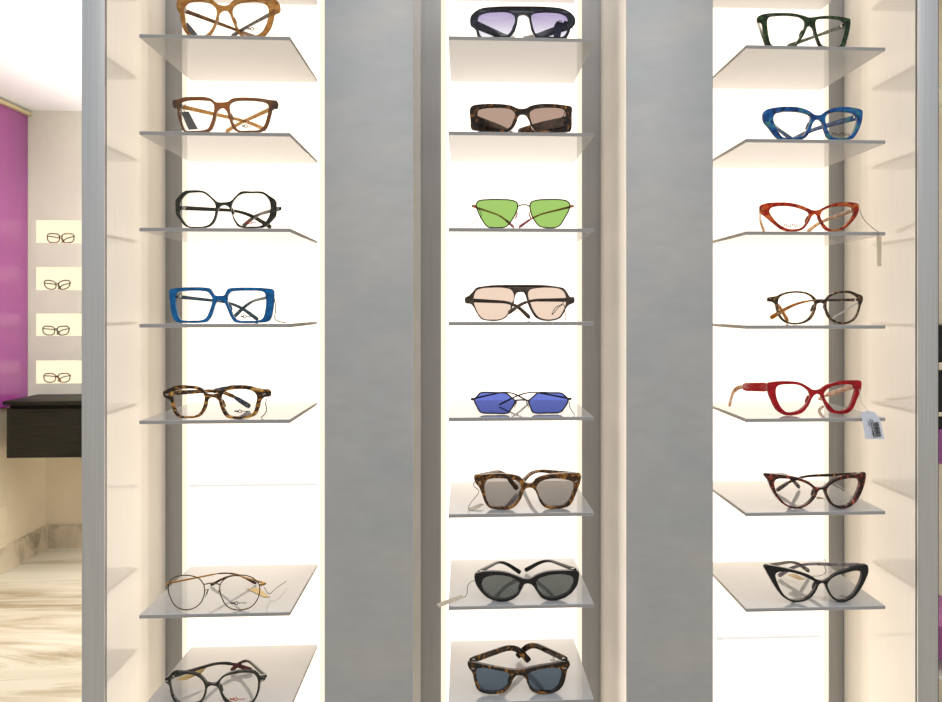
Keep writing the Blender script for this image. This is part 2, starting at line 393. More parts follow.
def rail(pl, pr, py, label):
    a, b = un(pl, py, Y2), un(pr, py, Y2)
    o = box('shelf_rail', a.x, b.x, Y2 - .004, Y2 - .0002, a.z - .0014, a.z + .0014, M['rail'], None, .0005, 1)
    p = a
    q = box('rail_clip', a.x, a.x + .009, Y2 - .0055, Y2 - .0004, a.z - .0022, a.z + .0022, M['rail'], o)
    tag(o, label, 'shelf rail')
rail(191, 318, 485.5, 'thin white empty shelf rail with added glow above the gold aviator glasses')
rail(716, 819, 638, 'thin white empty shelf rail with added glow below the black cat-eye glasses')

# ------------------------------------------------------------------ glasses
def warp(p, cxw, k=.0045):
    return Vector((p.x, p.y + k * ((p.x - cxw) / .07) ** 2, p.z))
def parse(s): return [tuple(float(c) for c in q.split(',')) for q in s.split()]

def glasses(name, shelfkey, crop, bottom, label, group, front=None, L='', R='', bridge=None, ends=None, lt=None, rt=None,
            fm='ac_black', lm='clear', tm=None, tipm=None, th=.0045, tw=.0036, thick=.0048, wire=None, split=.62, l1=.1, l2=.046,
            pads=True, padm='pad', tipfat=1.15, logo=None, splitmat=None, studs=None, tm2=None, th2=None, taper=.32, tiph=1.04):
    ox, oy, s = crop
    zs = SHELF[shelfkey]
    lo = lambda q: (ox + q[0] / s, oy + q[1] / s)
    pf = HOR - (zs - HC) / 1.0 * F / Y1       # approx row of the shelf's front edge
    if bottom is None: Yg = .964
    else:
        Yg = .965
        for _ in range(6):
            # depth at which a pixel row meets the shelf top
            x = X_at(lo((300, 0))[0], Yg)
            dz = (HOR - (oy + bottom / s)) / F
            Yg = ((zs - HC) / dz - x * ST) / CT
        Yg = min(max(Yg, Y1 + .006), Y1 + .03)
    conv = lambda st, n=5: [un(*lo(q), Yg) for q in catmull([Vector((a, b, 0)) for a, b in parse(st)], n) for q in [(q.x, q.y)]]
    Ll, Rl = conv(L), conv(R)
    if area2(Ll) < 0: Ll.reverse()
    if area2(Rl) < 0: Rl.reverse()
    O = None
    if front:
        O = conv(front)
        if area2(O) < 0: O.reverse()
    allp = O or (Ll + Rl)
    zmin = min(p.z for p in allp) - (0 if O else wire)
    dz = zs + .0004 - zmin
    for lst in ([O] if O else []) + [Ll, Rl]:
        for p in lst: p.z += dz
    cxw = sum(p.x for p in allp) / len(allp)
    root = empty(name, (cxw, Yg, zs), label, 'sunglasses' if name == 'sunglasses' else 'glasses', group)
    tm = tm or fm
    W = lambda ps: [warp(p, cxw) for p in ps]
    if O:
        b = .0007; hy = thick / 2
        loops = [O, inset(Ll, .00035), inset(Rl, .00035)]
        V = []; Fc = []
        caps = [[], []]
        for li, lp in enumerate(loops):
            sg = 1 if li == 0 else -1
            ins = inset(lp, b * sg); n = len(lp); s0 = len(V)
            rings = [(ins, -hy), (lp, -hy + b), (lp, hy - b), (ins, hy)]
            for rp, y in rings:
                for p in rp: V.append(warp(Vector((p.x, Yg + y, p.z)), cxw))
            for r in range(3):
                for i in range(n):
                    j = (i + 1) % n; Fc.append((s0 + r * n + i, s0 + r * n + j, s0 + (r + 1) * n + j, s0 + (r + 1) * n + i))
            caps[0].append([(s0 + i, ins[i]) for i in range(n)]); caps[1].append([(s0 + 3 * n + i, ins[i]) for i in range(n)])
        for cp in caps:
            flat = [q for l in cp for q in l]
            tris = tessellate_polygon([[Vector((q[1].x, q[1].z, 0)) for q in l] for l in cp])
            for t in tris: Fc.append(tuple(flat[i][0] for i in t))
        link_mesh('frame_front', V, Fc, M[fm], root, 40)
    else:
        for lp in (Ll, Rl):
            v, f = tube(W(lp), wire, 8, True); link_mesh('rim', v, f, M[fm], root, 60)
        for br in (bridge if isinstance(bridge, list) else [bridge]):
            pts = [un(*lo(q), Yg) + Vector((0, 0, dz)) for q in parse(br)]
            v, f = tube(catmull(W(pts), 5, False), wire * 1.05, 8); link_mesh('bridge', v, f, M[fm], root, 60)
        for e in ends:
            pts = [un(*lo(q), Yg) + Vector((0, 0, dz)) for q in parse(e)]
            pts = W(pts); pts[-1].y += .002
            v, f = strip_sweep(catmull(pts, 4, False), [.0034] * (4 * (len(pts) - 1) + 1), .0028); link_mesh('end_piece', v, f, M[tm], root, 40)
    # lenses
    for lp in (Ll, Rl):
        c = sum(lp, Vector((0, 0, 0))) / len(lp); out = inset(lp, -.0006 if O else 0)
        n = len(out); V = []; Fc = []
        fr = (1, .72, .4)
        for side, sgn in ((-.0007, 1), (.0007, 1)):
            s0 = len(V)
            for q in fr:
                for p in out:
                    w = c + (p - c) * q
                    V.append(warp(Vector((w.x, Yg + side - .0012 * (1 - q * q), w.z)), cxw))
            V.append(warp(Vector((c.x, Yg + side - .0012, c.z)), cxw))
            for r in range(2):
                for i in range(n):
                    j = (i + 1) % n; Fc.append((s0 + r * n + i, s0 + r * n + j, s0 + (r + 1) * n + j, s0 + (r + 1) * n + i))
            for i in range(n): Fc.append((s0 + 2 * n + i, s0 + 2 * n + (i + 1) % n, s0 + 3 * n))
        half = 3 * n + 1
        for i in range(n):
            j = (i + 1) % n; Fc.append((i, j, half + j, half + i))
        o = link_mesh('lens', V, Fc, M[lm], root, 30)
    # nose pads
    if pads:
        cL = max(Ll, key=lambda p: p.x); cR = min(Rl, key=lambda p: p.x)
        for lp, sg in ((Ll, 1), (Rl, -1)):
            zc = min(p.z for p in lp) * .5 + max(p.z for p in lp) * .5
            e = [p for p in lp if (p.x - (sum(q.x for q in lp) / len(lp))) * sg > 0]
            p = min(e, key=lambda q: abs(q.z - (zc - .001)))
            ctr = warp(Vector((p.x + sg * (-.0001 if O else .0015), Yg + (.0045 if O else .004), p.z - (0 if O else .002))), cxw)
            V = []; Fc = []; rx, ry, rz = (.0014, .0036, .0052) if O else (.0011, .0028, .0048)
            nu, nv = 10, 6
            for i in range(nv + 1):
                a = math.pi * i / nv
                for j in range(nu):
                    g = 2 * math.pi * j / nu
                    q = Vector((rx * math.sin(a) * math.cos(g), ry * math.sin(a) * math.sin(g), rz * math.cos(a)))
                    q.x += sg * q.z * .35
                    V.append(ctr + q)
            for i in range(nv):
                for j in range(nu):
                    k = (j + 1) % nu; Fc.append((i * nu + j, i * nu + k, (i + 1) * nu + k, (i + 1) * nu + j))
            po = link_mesh('nose_pad', V, Fc, M[fm] if O else M[padm], root, 60)
            if not O:
                v, f = tube(catmull([warp(Vector((p.x, Yg, p.z + .003)), cxw), ctr + Vector((sg * .001, .003, .004)), ctr], 4, False), .0005, 6)
                link_mesh('pad_arm', v, f, M[fm], po, 60)
    # temples
    Zmax = Y2 - .008
    for ti, spec in enumerate((lt, rt)):
        if ti == 1 and th2: th = th2
        if not spec: continue
        q = parse(spec)
        H = un(*lo(q[0]), Yg) + Vector((0, 0, dz)); H = warp(H, cxw); H.y += (thick * .5 + .0005) if O else .002
        d1, d2 = l1, l2
        def solve(px, From, Ln):
            d = ray(*px); C = Vector((0, 0, HC)); w = C - From
            bq = w.dot(d); cq = w.dot(w) - Ln * Ln; disc = bq * bq - cq
            t = -bq + (math.sqrt(disc) if disc > 0 else 0)
            return C + d * t, d
        def fix(p, d, hh):
            C = Vector((0, 0, HC))
            if p.y > Zmax: p = C + d * (Zmax / d.y)
            if p.y < H.y + .004: p = C + d * ((H.y + .004) / d.y)
            if p.z < zs + hh:
                if d.z < 0:
                    t = (zs + hh - HC) / d.z; p2 = C + d * t
                    p = p2 if p2.y > H.y else Vector((p.x, p.y, zs + hh))
                else: p = Vector((p.x, p.y, zs + hh))
            return p
        B, d = solve(lo(q[1]), H, d1); B = fix(B, d, th * .6)
        T, d = solve(lo(q[2]), B, d2); T = fix(T, d, th * .62)
        a = B.lerp(H, min(.35, .03 / max((B - H).length, .001))); c = B.lerp(T, .55)
        pts = [H.lerp(a, i / 8) for i in range(8)]
        pts += [a * (1 - t) ** 2 + B * 2 * t * (1 - t) + c * t * t for t in [i / 9 for i in range(9)]]
        pts += [c.lerp(T, i / 5) for i in range(6)]
        n = len(pts); hs = []
        for i in range(n):
            t = i / (n - 1)
            h = th * (1 - taper * min(1, t / .5)) if t < .5 else th * (1 - taper + (tipfat - 1 + taper) * ((t - .5) / .5))
            hs.append(h)
        k = int(n * split) if tipm else n
        mt = M[tm if ti == 0 else (tm2 or tm)]
        v, f = strip_sweep(pts[:min(k + 1, n)], hs[:min(k + 1, n)], tw)
        to = link_mesh('temple', v, f, mt, root, 50)
        if tipm:
            hh = [x * tiph for x in hs[k:]]
            v, f = strip_sweep(pts[k:], hh, tw * 1.12); link_mesh('temple_tip', v, f, M[tipm], to, 50)
        if O:
            hx = H + Vector((0, -.0006, 0)); e = .0017
            sgn = 1 if ti == 0 else -1
            c0 = hx + Vector((sgn * .004, .0012, 0))
            V = [c0 + Vector((x * .0022, y * .0012, z * e)) for x in (-1, 1) for y in (-1, 1) for z in (-1, 1)]
            link_mesh('hinge', V, [(0, 1, 3, 2), (4, 6, 7, 5), (0, 4, 5, 1), (2, 3, 7, 6), (0, 2, 6, 4), (1, 5, 7, 3)], M['hinge'], root, 0)
    # rivets on the front
    for st in (studs or []):
        p = warp(un(*lo(st), Yg) + Vector((0, 0, dz)), cxw); p.y -= thick / 2 + .0003
        V = [p + Vector((x * .0018, y * .0004, z * .0008 + x * .0005 * (1 if p.x > cxw else -1))) for x in (-1, 1) for y in (-1, 1) for z in (-1, 1)]
        link_mesh('rivet', V, [(0, 1, 3, 2), (4, 6, 7, 5), (0, 4, 5, 1), (2, 3, 7, 6), (0, 2, 6, 4), (1, 5, 7, 3)], M['hinge'], root, 0)
    # printed demo marks on the lens
    if logo:
        kind, lx, ly, w, colr = logo
        p = warp(un(*lo((lx, ly)), Yg) + Vector((0, 0, dz)), cxw); p.y -= .0024
        if kind == 'ring':
            V = []; Fc = []
            def rect(x0, x1, z0, z1):
                s0 = len(V); V.extend([p + Vector((x0, y, z)) for (x0, z) in ((x0, z0), (x1, z0), (x1, z1), (x0, z1)) for y in (0, .00025)])
                Fc.extend([(s0, s0 + 2, s0 + 4, s0 + 6), (s0 + 1, s0 + 7, s0 + 5, s0 + 3), (s0, s0 + 1, s0 + 3, s0 + 2), (s0 + 2, s0 + 3, s0 + 5, s0 + 4), (s0 + 4, s0 + 5, s0 + 7, s0 + 6), (s0 + 6, s0 + 7, s0 + 1, s0)])
            u = w
            for i in range(5): rect(-u * .5 + i * u * .06, -u * .5 + i * u * .06 + u * .045, -.0011, .0012)
            for i in range(9): rect(u * .02 + i * u * .05, u * .02 + i * u * .05 + u * .042, -.0005, .0005)
            v, f = tube([p + Vector((-u * .12 + (.0019) * math.cos(g), .0001, .0019 * math.sin(g))) for g in [2 * math.pi * i / 16 for i in range(16)]], .0005, 6, True)
            s0 = len(V); V += v; Fc += [tuple(i + s0 for i in q) for q in f]
            link_mesh('lens_print', V, Fc, M[colr], root, 0)
        else:
            cu = bpy.data.curves.new('lens_print', 'FONT'); cu.body = kind; cu.size = w; cu.extrude = .0001; cu.align_x = 'CENTER'; cu.shear = .3
            tmp = bpy.data.objects.new('tmp', cu); COL.objects.link(tmp)
            me = bpy.data.meshes.new_from_object(tmp.evaluated_get(bpy.context.evaluated_depsgraph_get()))
            bpy.data.objects.remove(tmp)
            V = [p + Vector((v.co.x, v.co.z, v.co.y)) for v in me.vertices]; Fc = [tuple(q.vertices) for q in me.polygons]
            link_mesh('lens_print', V, Fc, M[colr], root, 0)
    root['_yg'] = Yg
    return root, Yg

GL, GC, GR = 'glasses on the shelves beside the purple wall', 'sunglasses on the middle bay shelves', 'glasses on the shelves with the red pair'
A1 = (135, 0, 4.958)
glasses('eyeglasses', 'L1', A1, None, 'honey-coloured cat-eye glasses with clear lenses above the brown rectangular pair', GL,
  '203,20 210,4 235,-4 280,-8 340,-6 385,8 412,30 440,38 465,34 490,12 530,-6 600,-10 670,-6 702,8 715,28 714,62 690,75 684,100 672,140 655,168 632,190 590,198 545,197 518,182 500,150 483,110 470,78 455,62 435,62 420,75 410,110 395,150 375,180 340,197 290,197 262,183 238,150 225,110 218,72 205,50',
  '240,62 243,38 260,20 300,12 350,16 385,32 405,55 408,80 398,120 378,160 345,186 295,186 268,170 250,130 242,92',
  '482,60 492,38 520,22 570,14 620,16 650,30 663,55 660,95 648,135 628,168 590,188 545,185 520,162 500,125 487,90',
  lt='218,45 520,155 600,186', rt='700,50 560,130 480,180', fm='ac_gold', tm='ac_tan_temple', tm2='ac_grey', th=.0055, logo=('ring', 590, 153, .016, 'ink'))
A2 = (155, 85, 6.729)
glasses('eyeglasses', 'L2', A2, 311, 'brown rectangular acetate glasses with dark corners and clear lenses', GL,
  '113,104 120,92 150,88 190,76 270,73 340,76 385,90 410,110 450,113 490,108 520,88 570,80 650,80 720,84 770,92 818,98 824,128 815,148 790,152 778,190 765,240 745,285 715,306 650,311 560,311 535,298 515,265 498,215 485,175 468,155 450,150 432,158 418,180 408,230 390,280 365,306 300,311 210,311 185,298 165,250 150,200 145,150 120,142',
  '160,125 168,108 195,97 260,92 330,95 375,103 398,125 403,150 395,200 380,250 360,288 330,300 260,303 205,300 190,283 172,235 162,180',
  '502,130 515,112 550,100 620,97 690,99 735,108 760,125 764,155 752,215 735,265 705,296 640,302 570,302 545,283 525,245 508,190 502,155',
  lt='140,125 640,250 740,302', rt='805,130 560,262 480,312', fm='ac_brown', tm='ac_amber_clear', th=.0055, logo=('ring', 620, 272, .012, 'ink'))
glasses('eyeglasses', 'L3', (155, 180, 6.729), 322, 'black octagonal glasses with clear lenses', GL,
  '135,135 150,115 195,75 240,68 320,72 345,82 390,120 425,148 465,150 510,142 545,108 580,78 650,76 725,78 770,105 808,135 812,170 808,240 790,265 735,315 690,322 590,322 560,312 530,265 515,215 500,185 480,172 460,170 440,178 428,200 415,250 395,290 360,316 300,322 230,320 200,308 160,260 138,230 134,180',
  '165,150 185,112 215,88 260,82 320,84 350,100 385,130 410,165 410,210 398,260 370,298 330,313 270,315 225,310 195,283 170,240 163,195',
  '515,170 535,130 565,100 600,88 660,86 720,90 750,110 772,145 777,190 768,240 742,283 710,309 650,314 590,312 560,295 530,250 516,210',
  lt='160,183 600,208 780,318', rt='835,185 680,235 590,312', fm='ac_olive', tm='ac_olive', th=.0058, logo=('ring', 650, 286, .014, 'redink'))
glasses('eyeglasses', 'L4', (155, 275, 6.729), 327, 'bright blue square-framed glasses with clear lenses', GL,
  '92,112 100,100 140,92 230,86 340,88 372,95 390,120 405,140 440,143 468,140 480,120 495,97 540,90 640,88 740,92 792,102 797,130 795,190 788,250 775,300 755,318 690,326 600,328 540,320 515,290 495,245 478,205 462,183 440,178 420,182 408,200 395,240 378,285 350,318 300,326 220,326 150,322 125,305 108,260 98,200',
  '133,150 140,125 165,115 240,108 320,110 360,118 380,140 392,165 388,195 372,245 350,290 320,308 250,312 180,310 160,293 145,250 136,200',
  '487,170 492,140 508,118 550,110 640,108 700,110 735,120 745,145 748,190 742,245 728,293 700,310 630,314 560,310 535,290 512,240 495,200',
  lt='125,148 540,188 692,300', rt='785,145 640,178 535,278', fm='ac_blue', tm='ac_bluegrey', th=.005, thick=.006, logo=('ring', 615, 283, .013, 'ink'))
A5 = (135, 370, 4.958)
glasses('eyeglasses', 'L5', A5, 245, 'striped amber tortoise glasses with clear lenses above the empty white rail', GL,
  '135,114 160,100 195,84 250,80 320,88 345,105 360,120 400,122 425,112 450,95 490,82 545,80 580,86 615,98 665,104 668,135 640,140 625,155 615,190 600,225 570,240 510,246 460,240 440,220 425,185 415,155 400,142 380,140 365,150 358,180 345,210 320,235 270,243 220,240 195,222 180,185 170,155 140,138',
  '182,130 190,108 220,98 270,95 315,100 340,118 348,135 345,170 330,208 305,229 260,234 225,229 205,210 190,170',
  '428,140 440,115 470,102 520,97 560,100 590,112 605,135 600,175 588,213 560,230 510,235 470,229 450,205 435,170',
  lt='150,122 440,100 570,182', rt='660,118 512,74 390,106', fm='ac_tort', tipm='ac_bluetip', th=.0062, split=.7, logo=('ring', 530, 208, .017, 'ink'), studs=[(158, 126), (640, 124)])
A7 = (135, 555, 4.958)
glasses('eyeglasses', 'L7', A7, 285, 'thin gold wire aviator glasses with clear round lenses', GL, None,
  '160,180 165,155 180,130 215,115 270,112 315,125 340,155 345,190 335,230 310,262 270,280 230,280 195,262 172,225',
  '420,180 425,150 450,125 490,112 545,112 585,128 612,160 615,195 603,235 575,268 535,282 490,280 455,262 432,225',
  bridge=['342,155 384,148 421,155'], ends=['160,160 148,158', '614,162 642,158'], lt='148,158 478,78 602,142', rt='642,158 480,92 376,150',
  fm='rimgold', tm='goldwire', tipm='ac_tort_warm', wire=.0007, th=.0026, tw=.0018, split=.42, tipfat=1.5, logo=('ring', 515, 245, .021, 'ink'))
glasses('eyeglasses', 'L8', (135, 640, 4.958), 335, 'black rounded glasses with burgundy temple tips on the lowest shelf', GL,
  '145,205 165,190 185,168 230,164 290,168 325,180 350,205 365,218 400,218 415,205 440,180 490,162 550,158 590,165 612,185 620,195 645,200 640,212 622,220 615,260 600,300 575,325 530,335 480,330 445,310 425,270 412,240 395,232 375,232 360,245 350,285 325,320 280,335 230,332 195,318 175,280 165,235 148,222',
  '172,215 180,188 200,177 240,174 290,178 325,195 345,220 350,245 340,285 315,315 270,326 225,322 195,300 178,260',
  '418,235 425,205 450,184 500,172 550,168 590,176 607,200 610,235 602,275 580,312 535,326 485,322 450,300 428,265',
  lt='158,205 442,102 580,150', rt='642,200 552,88 478,150', fm='ac_olive', tipm='ac_burgundy', th=.0052, split=.66, logo=('ring', 510, 298, .02, 'redink'), studs=[(156, 212), (630, 208)])

glasses('sunglasses', 'C1', (440, 0, 5.8875), None, 'black flat-top sunglasses with violet gradient lenses', GC,
  '180,95 200,70 240,48 330,40 480,40 640,42 720,50 770,72 795,100 795,140 775,150 765,185 750,215 735,230 580,230 555,214 540,180 528,140 518,100 500,88 480,88 462,98 455,140 440,185 420,214 395,230 240,230 220,207 208,165 180,138',
  '222,110 232,85 265,70 330,65 400,68 435,85 443,115 432,160 412,195 390,213 320,217 245,215 230,190 222,150',
  '535,100 545,80 590,70 660,68 715,74 745,90 755,115 755,160 740,200 720,217 650,218 580,215 560,200 545,160',
  lt='195,125 390,225 440,240', rt='785,130 560,222 490,240', fm='ac_navyblack', lm='lens_violet', th=.0115, taper=.15, thick=.006)
glasses('sunglasses', 'C2', (450, 90, 6.28), 264, 'narrow dark tortoise sunglasses with brown lenses and very wide temples', GC,
  '125,115 140,95 200,86 320,88 385,98 415,112 440,118 475,115 505,100 560,88 650,86 720,92 765,102 766,150 760,250 740,258 690,264 560,264 525,250 508,222 495,185 478,160 455,152 432,162 418,200 395,240 365,262 280,264 190,262 175,252 135,240 128,180',
  '172,140 180,118 220,107 300,105 370,112 400,128 410,155 400,195 375,235 345,250 270,252 200,250 178,235 172,190',
  '498,150 505,130 530,115 590,105 660,103 710,110 728,130 730,170 725,225 710,248 640,254 560,252 530,238 510,205',
  lt='150,185 340,262 400,285', rt='745,195 560,235 430,262', fm='ac_tort_dark', lm='lens_brown', th=.0175, taper=.12, tipfat=.55, thick=.006)
glasses('sunglasses', 'C3', (450, 185, 6.28), 268, 'thin copper-wire sunglasses with bright green lenses', GC, None,
  '165,120 180,100 240,92 320,92 390,98 420,112 425,140 415,175 390,220 355,262 330,268 260,268 235,262 200,215 175,165',
  '502,140 508,112 540,98 610,92 690,92 735,100 755,120 750,155 720,210 690,255 660,268 590,268 560,258 525,215 508,175',
  bridge='425,137 445,128 465,126 485,128 502,137', ends=['165,130 138,131', '753,131 780,132'], lt='142,132 320,192 400,264', rt='776,132 540,190 435,264',
  fm='brownwire', lm='lens_green', tm='copper', tipm='ac_magenta', wire=.0008, th=.003, tw=.0022, split=.66, tipfat=1.6, padm='copper')
glasses('sunglasses', 'C4', (450, 275, 6.28), 290, 'dark brown navigator sunglasses with pale peach lenses', GC,
  '95,145 120,130 140,110 165,82 200,74 270,66 440,64 600,66 680,76 715,85 740,115 755,138 782,142 782,175 755,188 735,205 715,245 690,275 640,290 580,288 540,272 515,240 495,200 482,160 472,128 460,112 440,110 420,116 408,140 400,180 380,230 350,270 310,288 240,290 195,278 170,245 145,200 130,185 97,178',
  '150,130 165,100 195,86 260,80 340,82 385,95 402,125 400,160 385,205 360,250 325,278 265,284 210,278 180,250 160,210 148,170',
  '488,120 500,95 540,84 620,80 690,88 720,110 732,145 730,185 710,235 685,268 640,282 590,280 550,262 520,220 498,170',
  lt='110,160 400,172 500,268', rt='770,158 480,158 368,238', fm='ac_brownpeach', lm='lens_peach', th=.0056)
glasses('sunglasses', 'C5', (445, 380, 6.28), 218, 'gunmetal wire sunglasses with blue hexagonal lenses', GC, None,
  '185,136 202,113 220,92 240,87 310,88 380,90 395,98 418,119 440,140 432,165 416,189 400,212 380,218 310,218 240,216 220,208 203,180',
  '525,140 550,117 575,95 595,87 660,89 730,92 745,100 775,135 768,160 752,183 735,205 715,214 640,216 570,216 550,208 538,182',
  bridge='440,136 482,133 525,136', ends=['188,132 163,131', '773,130 797,129'], lt='168,131 402,66 520,132', rt='792,129 515,66 340,156',
  fm='gunmetal', lm='lens_blue', tm='gunmetal', wire=.0010, th=.0026, tw=.0018, tipfat=1.1)
glasses('sunglasses', 'C6', (445, 460, 6.28), 312, 'chunky brown tortoise sunglasses with grey lenses', GC,
  '185,105 240,98 330,90 400,92 470,108 495,135 515,148 545,148 570,120 620,100 700,90 790,88 853,98 852,140 835,190 815,240 790,285 760,302 690,310 630,302 600,275 580,230 565,195 545,178 515,178 495,195 480,240 450,285 415,308 340,314 280,306 255,280 235,230 215,180 188,145',
  '247,160 265,130 310,118 390,120 450,132 475,155 478,190 465,235 435,280 400,298 335,302 285,295 265,265 250,210',
  '570,180 585,150 620,128 680,118 750,125 800,140 812,165 800,215 775,265 745,288 680,295 635,288 605,255 580,215',
  lt='205,115 362,64 455,185', rt='840,105 555,62 488,135', fm='ac_tort_warm', lm='lens_grey', th=.0066, thick=.0062, studs=[(218, 147), (822, 141)])
glasses('sunglasses', 'C7', (430, 550, 5.541), 288, 'black oval sunglasses with smoke lenses and spread temples', GC,
  '248,145 270,132 340,122 420,126 480,145 520,160 555,160 590,140 650,122 730,118 800,122 825,130 826,165 815,205 780,248 730,275 670,282 620,268 590,230 570,200 550,188 525,190 510,215 485,255 440,282 380,288 320,270 280,235 252,190',
  '285,190 300,160 340,145 400,142 460,155 495,180 500,205 485,240 450,265 400,275 350,270 310,245 290,215',
  '582,185 600,160 650,142 720,136 775,145 798,165 795,195 770,235 720,260 670,268 630,255 600,225',
  lt='268,138 396,55 502,126', rt='812,125 642,48 526,114', fm='ac_black', lm='lens_smoke', th=.0056, thick=.006)
glasses('sunglasses', 'C8', (445, 635, 6.077), 366, 'dark tortoise sunglasses with slate blue lenses on the lowest shelf', GC,
  '138,185 160,178 240,190 330,205 420,218 470,215 540,200 640,186 755,178 760,200 745,225 735,270 720,315 690,348 630,365 560,362 520,340 500,300 485,265 465,252 435,252 415,275 395,315 365,350 310,366 240,364 200,345 180,300 165,240 145,215',
  '187,240 195,215 230,208 310,218 375,232 397,250 392,285 370,325 335,348 285,355 235,350 208,325 192,285',
  '497,255 510,235 570,215 640,207 695,212 712,235 706,280 688,325 655,350 590,354 540,340 515,310 502,280',
  lt='152,182 425,60 512,160', rt='745,175 520,46 438,132', fm='ac_tort_dark', lm='lens_slate', tm='ac_tort_dark', th=.0086, taper=.1, tipfat=1.1, thick=.006, studs=[(170, 213), (728, 212)])

B6 = 6.28
glasses('eyeglasses', 'R1', (740, 0, B6), None, 'dark green angular cat-eye glasses with clear lenses', GR,
  '114,105 132,92 165,84 240,82 330,86 400,102 430,112 470,108 520,102 600,102 660,108 697,118 698,150 690,200 675,250 660,292 640,307 550,307 510,304 490,282 472,235 458,190 445,168 430,165 418,178 400,220 375,260 345,297 300,307 220,305 185,290 162,240 150,190 140,140 120,132',
  '172,125 185,105 240,96 320,98 380,110 405,135 405,165 390,205 365,250 340,284 290,292 220,292 195,278 180,230 172,170',
  '470,140 482,122 530,114 600,115 645,125 662,145 660,190 648,240 630,284 600,295 540,295 510,284 490,245 474,190',
  lt='122,118 128,185 170,300', rt='680,150 440,240 300,290', fm='ac_green', th=.0056)
glasses('eyeglasses', 'R2', (740, 95, B6), 283, 'marbled marine blue glasses with clear lenses', GR,
  '152,112 165,95 210,82 300,76 380,85 430,105 465,128 500,130 530,110 580,88 660,78 740,86 772,98 772,150 760,195 735,245 710,275 650,284 570,282 545,265 525,220 512,175 498,160 475,160 455,180 440,220 420,260 395,280 320,284 250,280 220,255 185,205 155,165',
  '210,145 222,120 260,108 330,105 400,115 440,135 440,165 425,210 400,255 370,271 310,275 265,267 240,235 218,190',
  '530,150 545,125 590,108 650,105 705,112 735,132 740,165 725,210 700,255 670,271 610,275 570,267 550,235 535,190',
  lt='165,135 255,228 335,285', rt='765,130 440,222 330,280', fm='ac_marine', th=.0082, tipfat=.8, thick=.006, logo=('MaxMara', 628, 260, .0066, 'ink'))
glasses('eyeglasses', 'R3', (740, 190, B6), 258, 'orange tortoise cat-eye glasses with clear lenses', GR,
  '133,96 160,82 220,76 300,78 370,92 420,112 455,126 490,124 530,105 590,82 670,74 750,86 752,125 735,165 700,205 660,240 620,256 560,258 525,240 505,205 490,165 470,150 448,165 430,200 400,240 370,256 300,258 260,245 210,205 165,165 138,140',
  '185,130 200,108 250,98 320,100 390,118 430,140 432,165 415,205 385,236 345,246 295,242 245,215 205,170',
  '500,160 515,130 560,108 630,98 690,100 715,115 718,145 690,190 650,228 600,246 555,242 525,215 508,185',
  lt='140,120 125,188 152,262', rt='742,115 500,202 425,260', fm='ac_orange', tm='ac_amber_temple', th=.0056, logo=('MaxMara', 322, 232, .0062, 'ink'))
glasses('eyeglasses', 'R4', (740, 280, B6), 280, 'thin speckled brown round glasses with an amber temple tip', GR,
  '180,112 235,100 270,82 340,70 410,76 455,98 480,122 500,126 530,122 560,92 620,72 690,68 745,88 775,100 778,130 765,160 752,205 725,250 680,274 620,276 570,255 540,215 530,170 520,148 500,145 482,152 475,185 450,240 410,268 350,280 290,270 252,238 232,190 222,150 205,138 180,135',
  '240,135 255,105 300,85 360,80 420,90 455,115 467,145 460,185 437,230 402,259 350,271 300,263 265,235 245,185',
  '540,165 550,120 590,92 650,80 710,88 745,115 755,150 745,200 715,243 670,266 620,265 577,243 551,205',
  lt='200,122 240,152 300,256', rt='768,125 375,128 190,240', fm='ac_thin', tipm='ac_ambertip', th=.0042, thick=.004, split=.45, tipfat=1.6, l1=.092)
glasses('eyeglasses', 'R5', (715, 370, 5.233), 240, 'bright red glasses with peach temple tips and clear lenses', GR,
  '278,76 310,66 380,62 440,68 480,88 510,106 545,104 580,82 640,64 720,58 768,64 766,110 745,160 720,210 690,230 640,232 600,222 575,185 558,150 545,132 525,130 508,145 485,190 455,225 410,240 360,238 325,215 300,170 282,122',
  '318,105 330,85 380,77 440,82 480,105 495,130 485,165 460,200 420,222 375,225 348,205 325,160',
  '565,130 580,105 620,85 680,78 720,82 735,105 725,150 705,195 670,218 625,215 598,190 575,160',
  lt='288,96 100,88 76,185', rt='752,86 530,150 566,246', fm='ac_red', tm='ac_red', tm2='ac_peachtip', tipm='ac_peachtip', th=.0125, taper=.05, tipfat=.85, th2=.0075, tiph=.5, split=.36, thick=.006)
glasses('eyeglasses', 'R6', (740, 465, B6), 279, 'red-flecked dark tortoise cat-eye glasses with clear lenses', GR,
  '157,74 161,64 172,60 200,62 290,70 370,85 430,110 470,140 500,145 530,138 570,105 620,80 700,66 760,62 792,55 795,90 780,150 755,205 720,250 670,275 610,275 565,250 540,205 525,165 510,158 490,165 470,205 430,250 380,275 330,278 280,258 235,215 200,155 180,105',
  '215,115 230,95 290,90 360,100 425,125 462,155 465,185 440,225 400,258 350,268 300,258 255,220 225,170',
  '540,165 560,130 610,102 680,88 740,92 755,115 745,160 720,210 680,255 625,264 580,245 555,210',
  lt='178,75 300,58 372,140', rt='785,70 360,70 230,160', fm='ac_tort_red', tm='ac_tort_dark', tipm='ac_grey', th=.005, split=.72, thick=.006)
